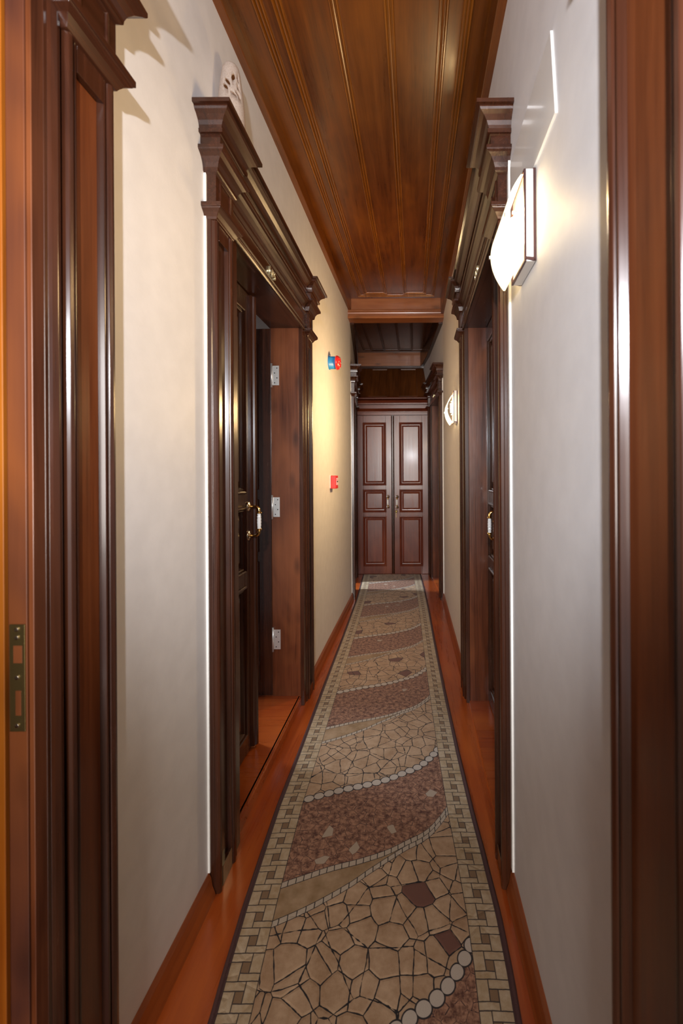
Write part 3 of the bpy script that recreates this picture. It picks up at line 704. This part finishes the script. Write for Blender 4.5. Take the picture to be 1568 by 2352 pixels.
# ------------------------------------------------------------------ wall lamps
def sconce(y, z, label, power, first=None):
    root = empty('wall_sconce', (rx(y), y, z), -PI/2, None, label, 'wall lamp', 'square glass wall lamps on the right wall')
    if first:
        for ch in list(first.children):
            c = ch.copy(); COL.objects.link(c); c.parent = root
            if ch.type == 'LIGHT':
                c.data = ch.data.copy(); c.data.energy = power*(1.6 if ch.data.type == 'AREA' else 1.0)
            for g_ in ch.children:
                d = g_.copy(); COL.objects.link(d); d.parent = c
        return root
    mb = MB(); hw, hh = 0.066, 0.108
    mb.box(-hw, hw, -0.024, -0.001, -hh, hh); mb.build('backplate', 'white', root, bevel=0.0015)
    mb = MB()
    mb.frame(-hw, hw, -hh, hh, -0.024, [(0, -0.001), (0, 0.004), (0.005, 0.004), (0.005, 0.0)], False)
    mb.box(-hw-0.003, -hw, -0.007, -0.001, -hh, hh); mb.box(hw, hw+0.003, -0.007, -0.001, -hh, hh)
    mb.prism([(-0.001, -hh), (-0.007, -hh), (-0.027, -hh+0.004), (-0.027, -hh+0.010), (-0.007, -hh+0.008)], 'X', -hw-0.003, -hw); mb.prism([(-0.001, -hh), (-0.007, -hh), (-0.027, -hh+0.004), (-0.027, -hh+0.010), (-0.007, -hh+0.008)], 'X', hw, hw+0.003)
    mb.build('rim', 'bronze', root, label='dark polished rim')
    # square pane slumped so that its middle stands furthest from the wall
    mb = MB(); n = 20; gw, gh, tk = 0.098, 0.090, 0.005
    def pt(i, j, k):
        u, v = i/n*2-1, j/n*2-1
        yy = -(0.038+0.034*(1-v*v))-k*tk
        return (u*gw, yy, v*gh-0.018)
    for k in (0, 1):
        o = len(mb.v); mb.v += [pt(i, j, k) for j in range(n+1) for i in range(n+1)]
        for j in range(n):
            for i in range(n):
                q = [o+j*(n+1)+i, o+j*(n+1)+i+1, o+(j+1)*(n+1)+i+1, o+(j+1)*(n+1)+i]
                mb.f.append(q); mb.m.append(0); mb.sm.append(True)
    loop = [i for i in range(n+1)]+[j*(n+1)+n for j in range(1, n+1)]+[n*(n+1)+i for i in range(n-1, -1, -1)]+[j*(n+1) for j in range(n-1, 0, -1)]
    o2 = (n+1)**2
    for a, c in zip(loop, loop[1:]+loop[:1]):
        mb.f.append([a, c, c+o2, a+o2]); mb.m.append(0); mb.sm.append(False)
    gl = mb.build('glass_shade', 'shade', root, label='glowing frosted glass shade')
    for s in (-1, 1):
        mb = MB(); mb.box(s*gw-0.003, s*gw+0.003, -0.081, -0.068, -0.022, -0.014)
        mb.build('clip', 'steel', root)
    for zz in (0.045, -0.045):
        mb = MB(); mb.tube([(0.0, -0.02, zz), (0.0, -0.040, zz)], 0.004, 8); mb.build('stud', 'nickel', root)
    mb = MB(); mb.tube([(0, -0.037, -0.032), (0, -0.037, -0.030), (0, -0.037, 0.030), (0, -0.037, 0.032)], [0.004, 0.008, 0.008, 0.004], 12); mb.build('bulb', 'bulb', root)
    l = bpy.data.lights.new('bulb_light', 'POINT'); l.energy = power; l.color = (1.0, 0.66, 0.30); l.shadow_soft_size = 0.012
    lo = bpy.data.objects.new('bulb_light', l); COL.objects.link(lo); lo.parent = root; lo.location = (0, -0.034, 0.045)
    l = bpy.data.lights.new('shade_light', 'AREA'); l.shape = 'RECTANGLE'; l.size = 0.17; l.size_y = 0.16; l.energy = power*1.6; l.color = (1.0, 0.66, 0.30)
    lo = bpy.data.objects.new('shade_light', l); COL.objects.link(lo); lo.parent = root; lo.location = (0, -0.082, -0.018); lo.rotation_euler = (-PI/2, 0, 0)
    return root
s1 = sconce(1.062, 1.850, 'lit square glass wall lamp nearest the camera, beside the white cover board', 2.4)
sconce(2.93, 1.690, 'lit square glass wall lamp farther down, between the two right hand doors', 9.5, s1)

# ------------------------------------------------------------------ small things on the walls
mb = MB()
x0 = 0.2905
mb.rings([[(x0, y, z), (x0, y, z+0.0), (x0-0.0, y, z), (x0, y, z)] for y, z in ()] or [[(0.284, 0.846, 1.962), (0.2905, 0.846, 1.962), (0.2905, 0.872, 2.152), (0.284, 0.872, 2.152)], [(0.284, 1.235, 1.962), (0.2905, 1.235, 1.962), (0.2905, 1.235, 2.140), (0.284, 1.235, 2.140)]])
o = mb.build('cover_board', 'white', bevel=0.001)
tag(o, 'glossy white cover board on the right wall above the near wall lamp', 'cover panel')
# sounder
sd = empty('alarm_sounder', (lx(3.12), 3.12, 2.055), PI/2, None, 'blue and red round fire alarm sounder high on the left wall', 'alarm')
mb = MB(); mb.lathe([(0, 0), (0.050, 0), (0.050, 0.006), (0.045, 0.008), (0.045, 0.052), (0, 0.052)], (0, 0, 0), 'Y', 32); mb.build('base', 'blue', sd, label='blue drum')
mb = MB(); mb.lathe([(0, 0.052), (0.050, 0.052), (0.052, 0.056), (0.051, 0.064), (0.044, 0.076), (0.034, 0.083), (0.02, 0.086), (0, 0.087)], (0, 0, 0), 'Y', 32)
mb.mi = 1
for k in range(8):
    a = k*PI/4; mb.lathe([(0, 0.078), (0.006, 0.078), (0.006, 0.0815), (0, 0.0815)], (0.037*math.cos(a), 0, 0.037*math.sin(a)), 'Y', 10)
mb.lathe([(0, 0.085), (0.007, 0.085), (0.007, 0.089), (0, 0.089)], (0, 0, 0), 'Y', 12)
mb.build('sounder_cap', ['redp', 'nickel'], sd, label='red perforated cap')
mb = MB(); mb.tube([(0.0, -0.004, 0.045), (0.01, -0.006, 0.06), (0.02, -0.006, 0.066), (0.032, -0.004, 0.060), (0.036, -0.001, 0.05)], 0.0022, 6); mb.build('cable', 'white', sd)
cp = empty('alarm_call_point', (lx(3.165), 3.165, 1.182), PI/2, None, 'small red square fire alarm call point low on the left wall', 'alarm')
mb = MB(); mb.box(-0.046, 0.046, -0.006, -0.0005, -0.046, 0.052); mb.build('backplate', 'white', cp, bevel=0.002)
mb = MB(); mb.box(-0.044, 0.044, -0.046, -0.006, -0.048, 0.048); mb.build('housing', 'redp', cp, bevel=0.004)
mb = MB(); mb.frame(-0.026, 0.026, -0.022, 0.030, -0.046, [(0, -0.001), (0, 0.002), (0.004, 0.002), (0.005, -0.002)], True); mb.mi = 1; mb.box(-0.018, 0.018, -0.0485, -0.046, -0.002, 0.008)
mb.build('press_plate', ['white', 'dark'], cp)

# stoneware candle shade on top of the 105 surround
VX, VY, VZ = -0.5685, 1.345, 2.3055
prof = [(0.038, 0.0), (0.041, 0.02), (0.0420, 0.05), (0.040, 0.09), (0.0365, 0.13), (0.032, 0.170), (0.028, 0.200), (0.024, 0.219), (0.018, 0.228), (0.009, 0.233), (0.0, 0.234)]
inner = [(0.0, 0.228), (0.008, 0.227), (0.015, 0.222), (0.0195, 0.214), (0.0235, 0.197), (0.0275, 0.168), (0.032, 0.128), (0.0355, 0.088), (0.0375, 0.05), (0.0365, 0.02), (0.034, 0.0)]
mb = MB()
nv = 64
allp = prof+inner
rs = [[(r*math.cos(2*PI*k/nv), r*math.sin(2*PI*k/nv), h) for k in range(nv)] for r, h in [(max(r, 0.0004), h) for r, h in allp]]
mb.rings(rs+[rs[0]], False, False, True)
vase = mb.build('candle_shade', 'stone'); vase.location = (VX, VY, VZ)
bm = bmesh.new(); bm.from_mesh(vase.data); bmesh.ops.remove_doubles(bm, verts=bm.verts, dist=0.00005); bmesh.ops.recalc_face_normals(bm, faces=bm.faces); bm.to_mesh(vase.data); bm.free()
tag(vase, 'pale speckled stoneware candle shade with leaf cut-outs, on top of the surround numbered 105', 'candle holder')
# leaf shaped holes: cutters joined, subtracted, deleted
cut = MB()
def leafcut(az, z, ln, wd, tilt):
    pts = []
    for k in range(12):
        t = k/12*2*PI
        a_ = math.cos(t)*ln/2; b2 = math.sin(t)*wd/2*abs(math.sin(t))**0.3
        pts.append((a_*math.cos(tilt)-b2*math.sin(tilt), a_*math.sin(tilt)+b2*math.cos(tilt)))
    d = Vector((math.cos(az), math.sin(az), 0)); tg = Vector((-math.sin(az), math.cos(az), 0)); up = Vector((0, 0, 1))
    cut.rings([[d*r + tg*p[0] + up*(z+p[1]) for p in pts] for r in (0.020, 0.060)])
face = math.radians(-57)
for da, z, ln, wd, ti in ((2, 0.188, 0.026, 0.012, 1.35+PI/2*0), (-27, 0.166, 0.028, 0.010, 2.15), (-36, 0.147, 0.026, 0.010, 2.25), (30, 0.192, 0.020, 0.009, 1.6), (27, 0.158, 0.018, 0.011, 2.0), (22, 0.132, 0.028, 0.010, 2.3), (2, 0.126, 0.022, 0.009, 2.8)):
    leafcut(face+math.radians(da), z*0.905, ln, wd*0.9, ti)
co = cut.build('cutter', 'dark'); co.location = vase.location
md = vase.modifiers.new('b', 'BOOLEAN'); md.operation = 'DIFFERENCE'; md.object = co; md.solver = 'EXACT'
bpy.context.view_layer.update()
dg = bpy.context.evaluated_depsgraph_get()
nm = bpy.data.meshes.new_from_object(vase.evaluated_get(dg))
vase.modifiers.clear(); vase.data = nm
bpy.data.objects.remove(co)
